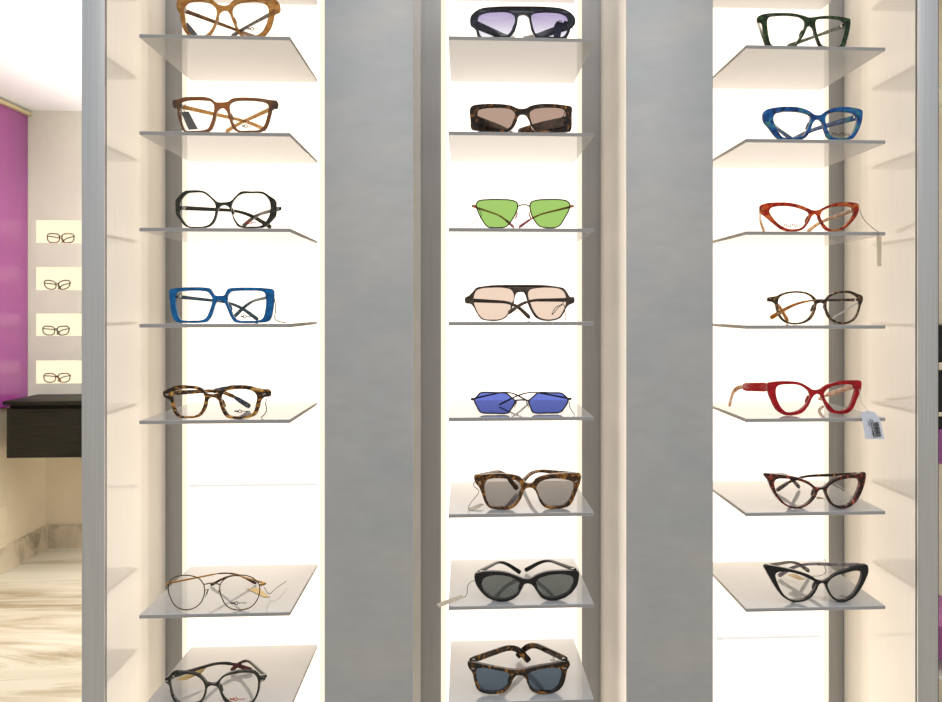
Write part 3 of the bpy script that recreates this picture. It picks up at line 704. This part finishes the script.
glasses('eyeglasses', 'R7', (740, 550, B6), 335, 'black cat-eye glasses with clear lenses and grey temples', GR,
  '157,122 161,111 172,107 200,110 280,122 370,142 440,168 490,198 520,200 550,190 600,155 660,132 740,115 805,108 814,150 795,200 760,260 715,310 660,335 610,332 570,305 545,260 530,225 512,215 495,222 470,270 430,315 370,335 320,332 270,305 230,255 195,195 168,145',
  '222,165 240,148 300,145 370,160 430,185 470,210 475,230 450,275 410,312 360,325 310,318 270,285 240,230',
  '545,225 560,195 600,168 660,152 730,140 768,150 768,185 745,240 710,290 660,322 610,320 575,295 555,260',
  lt='182,120 342,68 432,132', rt='800,118 370,84 242,162', fm='ac_black', tm='ac_grey', tm2='ac_lilac', th=.0055, thick=.006, logo=('max co.', 662, 306, .0056, 'ink'))

# ------------------------------------------------------------------ price tags and strings
def strand(px, Y, crop):
    ox, oy, s = crop; q = parse(px)
    Ys = Y if isinstance(Y, (list, tuple)) else [Y] * len(q)
    return [un(ox + a / s, oy + b / s, y) for (a, b), y in zip(q, Ys)]
def string_mesh(name, pts, mat, parent=None, r=.00045, base=None):
    v, f = tube(catmull(pts, 5, False), r, 6)
    return link_mesh(name, v, f, M[mat], parent, 60, base)
def card_mesh(name, corners, mat, parent, th=.0006):
    n = (corners[1] - corners[0]).cross(corners[2] - corners[0]).normalized() * th
    V = list(corners) + [c + n for c in corners]; k = len(corners)
    Fc = [tuple(range(k)), tuple(range(2 * k - 1, k - 1, -1))] + [(i, (i + 1) % k, k + (i + 1) % k, k + i) for i in range(k)]
    return link_mesh(name, V, Fc, M[mat], parent, 0)
def price_tag(crop, cards, Yc, label, cmat, str_px=None, Ystr=None, smat='string', floor=None, name='price_tag'):
    c = strand(cards, Yc, crop)
    if floor:
        zf = SHELF[floor] + .0008
        for p in c:
            if p.z < zf: p.z = zf
    b = min(c, key=lambda p: p.z)
    r = empty(name, b, label, 'price tag', 'price tags tied to the glasses')
    card_mesh('card', c, cmat, r)
    if str_px:
        pts = strand(str_px, Ystr, crop)
        if floor:
            for p in pts: p.z = max(p.z, SHELF[floor] + .0006)
        string_mesh('string', pts, smat, r)
    return r, c
def tag_string(crop, px, Y, label, mat='string', r=.00045, floor=None):
    pts = strand(px, Y, crop)
    if floor:
        for p in pts: p.z = max(p.z, SHELF[floor] + .0006)
    o = string_mesh('tag_string', pts, mat, None, r, pts[-1]); tag(o, label, 'string', 'loose tag strings on the glasses'); return o

price_tag(A1, '240,118 262,112 312,172 262,178', [.974, .974, .978, .978], 'grey price tag hanging behind a lens of the honey-coloured glasses', 'cardgrey', '245,55 238,80 250,115', .973)
price_tag(A2, '175,182 226,178 290,298 226,302', [.974, .974, .98, .98], 'grey price tag hanging behind a lens of the brown rectangular glasses', 'cardgrey', '205,130 190,150 200,182', .973)
tag_string((155, 275, 6.729), '800,150 806,170 812,230 806,290 815,305 880,322', [.964, .964, .963, .963, .963, .965], 'looped tag string hanging at the end of the blue square glasses', 'string', .0006, 'L4')
tag_string(A5, '652,145 648,165 652,200 640,222 625,240', [.968, .968, .968, .968, .966], 'tag string dangling from the striped tortoise glasses', 'string', .0006, 'L5')
price_tag(A7, '555,175 612,162 668,208 640,220', [1.03, 1.03, 1.00, 1.0], 'gold price tag on the shelf behind the gold aviator glasses', 'cardgold', '640,160 668,192 700,165 750,130', [.975, .998, 1.01, 1.04], 'string', 'L7')
price_tag((135, 640, 4.958), '195,200 300,152 355,138 330,165 250,200', [1.0, 1.02, 1.03, 1.02, 1.0], 'gold price tag lying behind the black glasses with burgundy tips', 'cardgold', '165,210 200,185 270,162', [.97, .98, 1.01], 'string')
price_tag((440, 0, 5.8875), '672,150 688,124 725,134 735,120 755,130 720,160 708,222 668,222', .974, 'dark grey tag behind a lens of the violet gradient sunglasses', 'cardgrey', '700,140 695,128 710,122 720,135 700,140', .9725)
tag_string((450, 90, 6.28), '722,130 715,160 660,210 645,250 690,200 715,165', .971, 'tag string looped behind a lens of the narrow tortoise sunglasses', 'whitestring')
tag_string((450, 185, 6.28), '168,140 190,165 195,200 155,235 110,252 75,264', [.966, .966, .966, .966, .968, .97], 'fine tag chain trailing from the green-lens sunglasses', 'string', .0004, 'C3')
tag_string((450, 275, 6.28), '722,160 700,185 662,205 640,250 655,235 690,195 715,188 724,240 724,284', [.971] * 9, 'tag string looped behind a lens of the peach sunglasses', 'string', .0005, 'C4')
tag_string((445, 380, 6.28), '782,138 782,165 800,200 815,226', [.966, .966, .966, .966], 'tag string hanging at the end of the blue hexagonal sunglasses', 'string', .0005, 'C5')
price_tag((445, 460, 6.28), '145,302 225,272 245,280 190,312 150,318', [.972, .98, .98, .966, .966], 'small white tag rolled beside the chunky tortoise sunglasses', 'cardcream', '190,125 180,150 184,168 212,190 208,210 165,265 148,300 152,325', [.968] * 8, 'string', 'C6')
price_tag((430, 550, 5.541), '35,300 105,272 178,248 192,264 120,292 52,318', [.956, .957, .958, .958, .957, .956], 'cream price tag poking out beside the black oval sunglasses', 'cardcream', '250,170 228,175 208,200 205,240 190,262 165,262', [.961] * 6, 'string')
tag_string((445, 635, 6.077), '742,165 725,150 700,165 675,160 655,125 660,160 640,150 690,155 700,140', [.99, 1.0, 1.0, 1.01, 1.02, 1.01, 1.015, 1.0, 1.0], 'white tag string tangled on a temple of the slate-lens sunglasses', 'whitestring', .0006)
price_tag((740, 190, B6), '858,290 887,290 886,478 862,480', [.955, .948, .948, .955], 'narrow cream price tag dangling below the orange cat-eye glasses', 'cardcream', '752,120 775,180 845,248 866,262 868,292', [.967, .962, .955, .948, .949], 'string', name='hanging_price_tag')
r, c = price_tag((715, 370, 5.233), '765,225 800,213 838,222 865,262 888,362 788,362', .944, 'white barcoded price tag hanging from the bright red glasses', 'card', '755,100 770,175 795,205 805,222', [.97, .957, .947, .9435], 'whitestring', name='hanging_price_tag')
def tag_marks(parent, quads, Y, name):
    V = []; Fc = []
    for q in quads:
        p = strand(q, Y, (715, 370, 5.233)); s0 = len(V); V += p + [a + Vector((0, .0003, 0)) for a in p]
        Fc += [(s0, s0 + 1, s0 + 2, s0 + 3), (s0 + 7, s0 + 6, s0 + 5, s0 + 4)] + [(s0 + i, s0 + (i + 1) % 4, s0 + 4 + (i + 1) % 4, s0 + 4 + i) for i in range(4)]
    link_mesh(name, V, Fc, M['ink'], parent, 0)
bars = []
yy = 276.0
for i, w in enumerate([4, 2, 5, 2, 3, 6, 2, 4, 2, 5, 3, 2, 5]):
    sl = (yy - 276) * .2
    bars.append('%f,%f %f,%f %f,%f %f,%f' % (832 + sl, yy, 856 + sl, yy - 3, 857 + sl, yy + w - 3, 833 + sl, yy + w)); yy += w + 2.4
tag_marks(r, bars, .9425, 'barcode')
txt = []
for x, y0, n in ((822, 262, 14), (812, 258, 15), (800, 268, 4), (812, 320, 4)):
    for i in range(n):
        y = y0 + i * 6.6; sl = (y - 262) * .2
        txt.append('%f,%f %f,%f %f,%f %f,%f' % (x + sl, y, x + 5 + sl, y - .5, x + 5.6 + sl, y + 3.5, x + .6 + sl, y + 4))
tag_marks(r, txt, .9425, 'printed_text')
tag_string((740, 280, B6), '742,140 700,165 640,205 590,235 575,262', [.985, .99, 1.0, 1.0, 1.0], 'white tag ribbon behind a lens of the thin speckled glasses', 'whitestring', .0011, 'R4')
price_tag((740, 465, B6), '480,198 520,205 640,236 650,245 600,240 490,215', [1.02, 1.02, 1.0, 1.0, 1.0, 1.02], 'gold tag lying behind the red-flecked cat-eye glasses', 'cardgold', '690,60 688,120 660,150 600,120', [1.03, 1.03, 1.03, 1.03], 'whitestring')
price_tag((740, 550, B6), '300,155 350,150 385,170 408,182 370,186', [1.03, 1.04, 1.02, 1.01, 1.01], 'gold tag lying behind the black cat-eye glasses', 'cardgold', '540,85 530,60 520,80 540,130 510,160 450,165 400,178', [1.04, 1.045, 1.04, 1.03, 1.02, 1.02, 1.015], 'string')

# ------------------------------------------------------------------ the shop beyond
YN = 3.9; YL = 4.1; YC = 3.62
xw = X_at(46, YL); xp = X_at(28, YN)
fl = box('floor', xw - .1, 3.2, -1.5, 4.4, -.1, 0, M['floor']); tag(fl, kind='structure')
zc = un(40, 110.5, YN).z
cl = box('ceiling', xw - .1, 3.2, 1.6, 4.4, zc, zc + .06, M['ceil']); tag(cl, kind='structure')
tag(box('wall_left', xw - .1, xw, 2.3, 4.2, 0, zc, M['wallcream']), kind='structure')
tag(box('wall_rear', xw, 3.2, YL, YL + .1, 0, zc, M['wallcream']), kind='structure')
zp0 = un(28, 397, YN).z
pw = box('purple_panel', xw + .0005, xp, 2.3, YN - .001, zp0 - .03, zc - .03, M['purple'], None, .001, 1)
tag(pw, 'glossy purple wall panel above the black counter', 'wall panel')
tr = box('trim_1', xw, xp + .02, 2.3, YN - .001, zc - .03, zc - .012, M['brass']); tag(tr, kind='structure')
zb = HC - (524.6 - HOR) / F * (xw * ST + YL * CT)
tag(box('baseboard_rear', xw + .02, 1.0, YL - .02, YL, 0, zb, M['base_marble']), kind='structure')
tag(box('baseboard_left', xw, xw + .02, 2.3, YL, 0, zb, M['base_marble']), kind='structure')
h0 = un(0, 510, 3.64); 
hp = box('wall_hatch', xw, xw + .004, 3.45, 3.76, un(0, 540, 3.7).z, un(0, 508, 3.7).z, M['wallcream'], None, .003, 2)
tag(hp, 'flat cream access hatch low on the cream wall under the counter', 'hatch')

# niche wall: a thick beige unit with four lit recesses, built as one wall with real openings
nx0, nx1 = xp, X_at(150, YN)
rows = [(220, 243), (267, 290), (313.5, 336), (360.5, 383.5)]
cx0, cx1 = X_at(36, YN), X_at(96, YN)
zz = [(un(40, b, YN).z, un(40, a, YN).z) for a, b in rows]
root = empty('niche_wall', ((nx0 + nx1) / 2, YN, zp0), 'beige wall unit with four lit niches holding small glasses', 'niche wall')
V = []; Fc = []
def addbox(x0, x1, y0, y1, z0, z1):
    s0 = len(V); V.extend([(x, y, z) for x in (x0, x1) for y in (y0, y1) for z in (z0, z1)])
    Fc.extend([tuple(i + s0 for i in f) for f in [(0, 1, 3, 2), (4, 6, 7, 5), (0, 4, 5, 1), (2, 3, 7, 6), (0, 2, 6, 4), (1, 5, 7, 3)]])
D = .07
addbox(nx0, cx0, YN, YN + D, zp0, zc); addbox(cx1, nx1, YN, YN + D, zp0, zc)
lv = [zp0] + [v for a, b in reversed(zz) for v in (a, b)] + [zc]
for i in range(0, len(lv), 2): addbox(cx0, cx1, YN, YN + D, lv[i], lv[i + 1])
link_mesh('niche_surround', V, Fc, M['beige'], root, 0)
for a, b in zz:
    V = []; Fc = []; t = .004
    addbox(cx0, cx0 + t, YN + .002, YN + D, a, b); addbox(cx1 - t, cx1, YN + .002, YN + D, a, b)
    addbox(cx0 + t, cx1 - t, YN + .002, YN + D, a, a + .001); addbox(cx0 + t, cx1 - t, YN + .002, YN + D, b - t, b)
    link_mesh('niche_liner', V, Fc, M['niche_lit'], root, 0)['label'] = 'cream niche lining with LED light put in as glow'
for a, b in zz: box('niche_back', cx0 - .01, cx1 + .01, YN + D, YN + D + .01, a - .01, b + .01, M['niche_lit'], root)['label'] = 'glowing cream niche back'
# counter
c0 = X_at(6.5, YC); zct = un(20, 401, YC).z
cr = empty('wall_mounted_counter', ((c0 + nx1) / 2, YC, .6), 'black stained wall-hung counter below the lit niches', 'counter')
box('counter_top', c0 - .012, nx1, YC - .012, YN - .001, zct - .018, zct, M['darkwood'], cr, .002)
box('drawer_front', c0, nx1, YC, YC + .02, un(20, 458, YC).z, zct - .036, M['darkwood'], cr, .002)
box('carcass', c0 + .004, nx1, YC + .02, YN + .1, un(20, 457, YC).z, zct - .018, M['darkwood'], cr)
# small glasses in the niches
def small_glasses(i, xl, xr, base, pal, shape):
    Yg = YN + .02; zb_ = zz[i][0] + .001
    k = (xr - xl)
    r = empty('eyeglasses', ((X_at((xl + xr) / 2, Yg)), Yg, zb_), pal[1], 'glasses', 'small glasses in the lit niches')
    w = X_at(xr, Yg) - X_at(xl, Yg); xc = (X_at(xl, Yg) + X_at(xr, Yg)) / 2; hgt = w * .33
    mt = M[pal[0]]
    for s in (-1, 1):
        n = 28; lp = []
        for j in range(n):
            g = 2 * math.pi * j / n; c, d = math.cos(g), math.sin(g)
            e = shape[0]; q = lambda z: math.copysign(abs(z) ** e, z)
            x = q(c) * w * .215 * (1 + .10 * d); z = q(d) * hgt * .5 + (s * c * hgt * shape[1])
            lp.append(Vector((xc + s * w * .26 + x, Yg + .002 * abs(c), zb_ + hgt * .5 + z)))
        zmin = min(p.z for p in lp)
        for p in lp: p.z += zb_ + .0030 - zmin
        v, f = tube(lp, .0028, 8, True); link_mesh('rim', v, f, mt, r, 60)
        cc = sum(lp, Vector()) / n
        V = [p + Vector((0, y, 0)) for y in (-.0006, .0006) for p in lp]
        link_mesh('lens', V, [tuple(range(n)), tuple(range(2 * n - 1, n - 1, -1))], M['clear'], r, 0)
        hx = Vector((xc + s * w * .5, Yg + .004, zb_ + hgt * .8))
        pts = catmull([hx, hx + Vector((-s * w * .22, .02, -.004)), hx + Vector((-s * w * .44, .03, -.012)), Vector((hx.x - s * w * (.62 if s > 0 else .5), Yg + .038, zb_ + .004))], 5, False)
        v, f = strip_sweep(pts, [.005] * len(pts), .003); link_mesh('temple', v, f, mt, r, 50)
        e = catmull([Vector((xc + s * w * .46, Yg, zb_ + hgt * .84)), hx], 3, False)
        v, f = strip_sweep(e, [.006] * len(e), .004); link_mesh('end_piece', v, f, mt, r, 50)
    v, f = tube(catmull([Vector((xc - w * .06, Yg, zb_ + hgt * .72)), Vector((xc, Yg - .001, zb_ + hgt * .8)), Vector((xc + w * .06, Yg, zb_ + hgt * .72))], 5, False), .0024, 8)
    link_mesh('bridge', v, f, mt, r, 60)
small_glasses(0, 46.5, 74.5, 0, ('ac_tort_warm', 'small amber glasses in the topmost lit niche'), (.62, .03))
small_glasses(1, 43.5, 70.5, 0, ('ac_thin', 'small brown cat-eye glasses in the second lit niche from the top'), (.8, .14))
small_glasses(2, 42, 69.5, 0, ('ac_thin', 'small brown glasses in the third lit niche from the top'), (.7, .06))
small_glasses(3, 43, 70.5, 0, ('ac_tort_warm', 'small amber glasses in the lowest lit niche above the counter'), (.72, .03))

# sliver past the far post
YS = 2.1
def pr(a, b, name, mat, label, cat, y0=YS, y1=YS + .25):
    x0 = X_at(930, YS); x1 = X_at(990, YS)
    z1 = un(940, a, YS).z; z0 = un(940, b, YS).z
    o = box(name, x0, x1, y0, y1, z0, z1, mat, None, .002, 1)
    return tag(o, label, cat)
wr = box('wall_right', X_at(930, YS), 3.2, YS + .26, YS + .32, 0, zc, M['wallcream']); tag(wr, kind='structure')
pr(84.5, 87, 'wall_shelf', M['beige'], 'thin beige wall shelf past the steel post by the red glasses bay, near the ceiling', 'shelf')
pr(325, 362.6, 'storage_box', M['ac_black'], 'black storage box on the upper shelf past the steel post', 'box', YS + .01)
pr(362.8, 370, 'wall_shelf', M['wallcream'], 'thick cream shelf between two black boxes past the steel post', 'shelf')
pr(373, 412.6, 'storage_box', M['ac_black'], 'black storage box under the thick cream shelf past the steel post', 'box', YS + .01)
pr(412.8, 416.5, 'wall_shelf', M['wallcream'], 'thin cream shelf above the purple cabinet past the steel post', 'shelf')
pr(417.5, 429.4, 'storage_box', M['ac_black'], 'low black box on top of the purple cabinet past the steel post', 'box', YS + .01)
pr(429.6, 464, 'wall_cabinet', M['purple'], 'purple cabinet panel below the black boxes past the steel post', 'cabinet')
pr(626, 660, 'wall_cabinet', M['purple'], 'low purple cabinet panel near the floor past the steel post', 'cabinet')
pr(677.5, 680, 'wall_shelf', M['beige'], 'thin beige ledge lowest past the steel post', 'shelf')

# ------------------------------------------------------------------ light
w = bpy.data.worlds.new('shop_daylight'); S.world = w; w.use_nodes = True
nt = w.node_tree; nt.nodes.clear()
o = nt.nodes.new('ShaderNodeOutputWorld'); bg = nt.nodes.new('ShaderNodeBackground')
tc = nt.nodes.new('ShaderNodeTexCoord'); sp = nt.nodes.new('ShaderNodeSeparateXYZ')
mr = nt.nodes.new('ShaderNodeMapRange'); mr.inputs[1].default_value = -1; mr.inputs[2].default_value = 1
rp = nt.nodes.new('ShaderNodeValToRGB'); e = rp.color_ramp.elements
for _ in range(2): e.new(.5)
for q, (p, c) in zip(e, [(.25, (.48, .44, .39, 1)), (.48, (.55, .52, .475, 1)), (.60, (.55, .56, .58, 1)), (.75, (.66, .71, .78, 1))]): q.position = p; q.color = c
nt.links.new(tc.outputs['Generated'], sp.inputs[0]); nt.links.new(sp.outputs['Z'], mr.inputs[0]); nt.links.new(mr.outputs[0], rp.inputs[0])
nt.links.new(rp.outputs[0], bg.inputs[0]); nt.links.new(bg.outputs[0], o.inputs[0]); bg.inputs[1].default_value = 1.0
def area(name, loc, rot, sx, sy, e, col):
    l = bpy.data.lights.new(name, 'AREA'); l.shape = 'RECTANGLE'; l.size = sx; l.size_y = sy; l.energy = e; l.color = col
    ob = bpy.data.objects.new(name, l); COL.objects.link(ob); ob.location = loc; ob.rotation_euler = rot; return ob
area('added_front_fill', (0.2, -.7, 2.7), (math.radians(25), 0, 0), 1.6, .5, 7, (1, .97, .93))  # unseen fill light, added for glossy highlights on the glasses
area('added_rear_fill', (-.2, 3.0, zc - .03), (0, 0, 0), 4.0, .5, 23, (1, .97, .90))  # unseen fill light, added to brighten the room behind the display
area('added_rear_upfill', (-.8, 3.0, 1.4), (math.radians(180), math.radians(25), 0), .5, 1.2, 90, (.97, 1, .97))  # unseen upward fill, added behind the display wall to whiten the ceiling

vs = S.view_settings; S.display_settings.display_device = 'sRGB'
vs.view_transform = 'Standard'; vs.look = 'None'; vs.exposure = 0; vs.gamma = 1
S.cycles.max_bounces = 10; S.cycles.transparent_max_bounces = 24; S.cycles.diffuse_bounces = 5; S.cycles.glossy_bounces = 5
for o_ in list(S.objects):
    if '_yg' in o_: del o_['_yg']
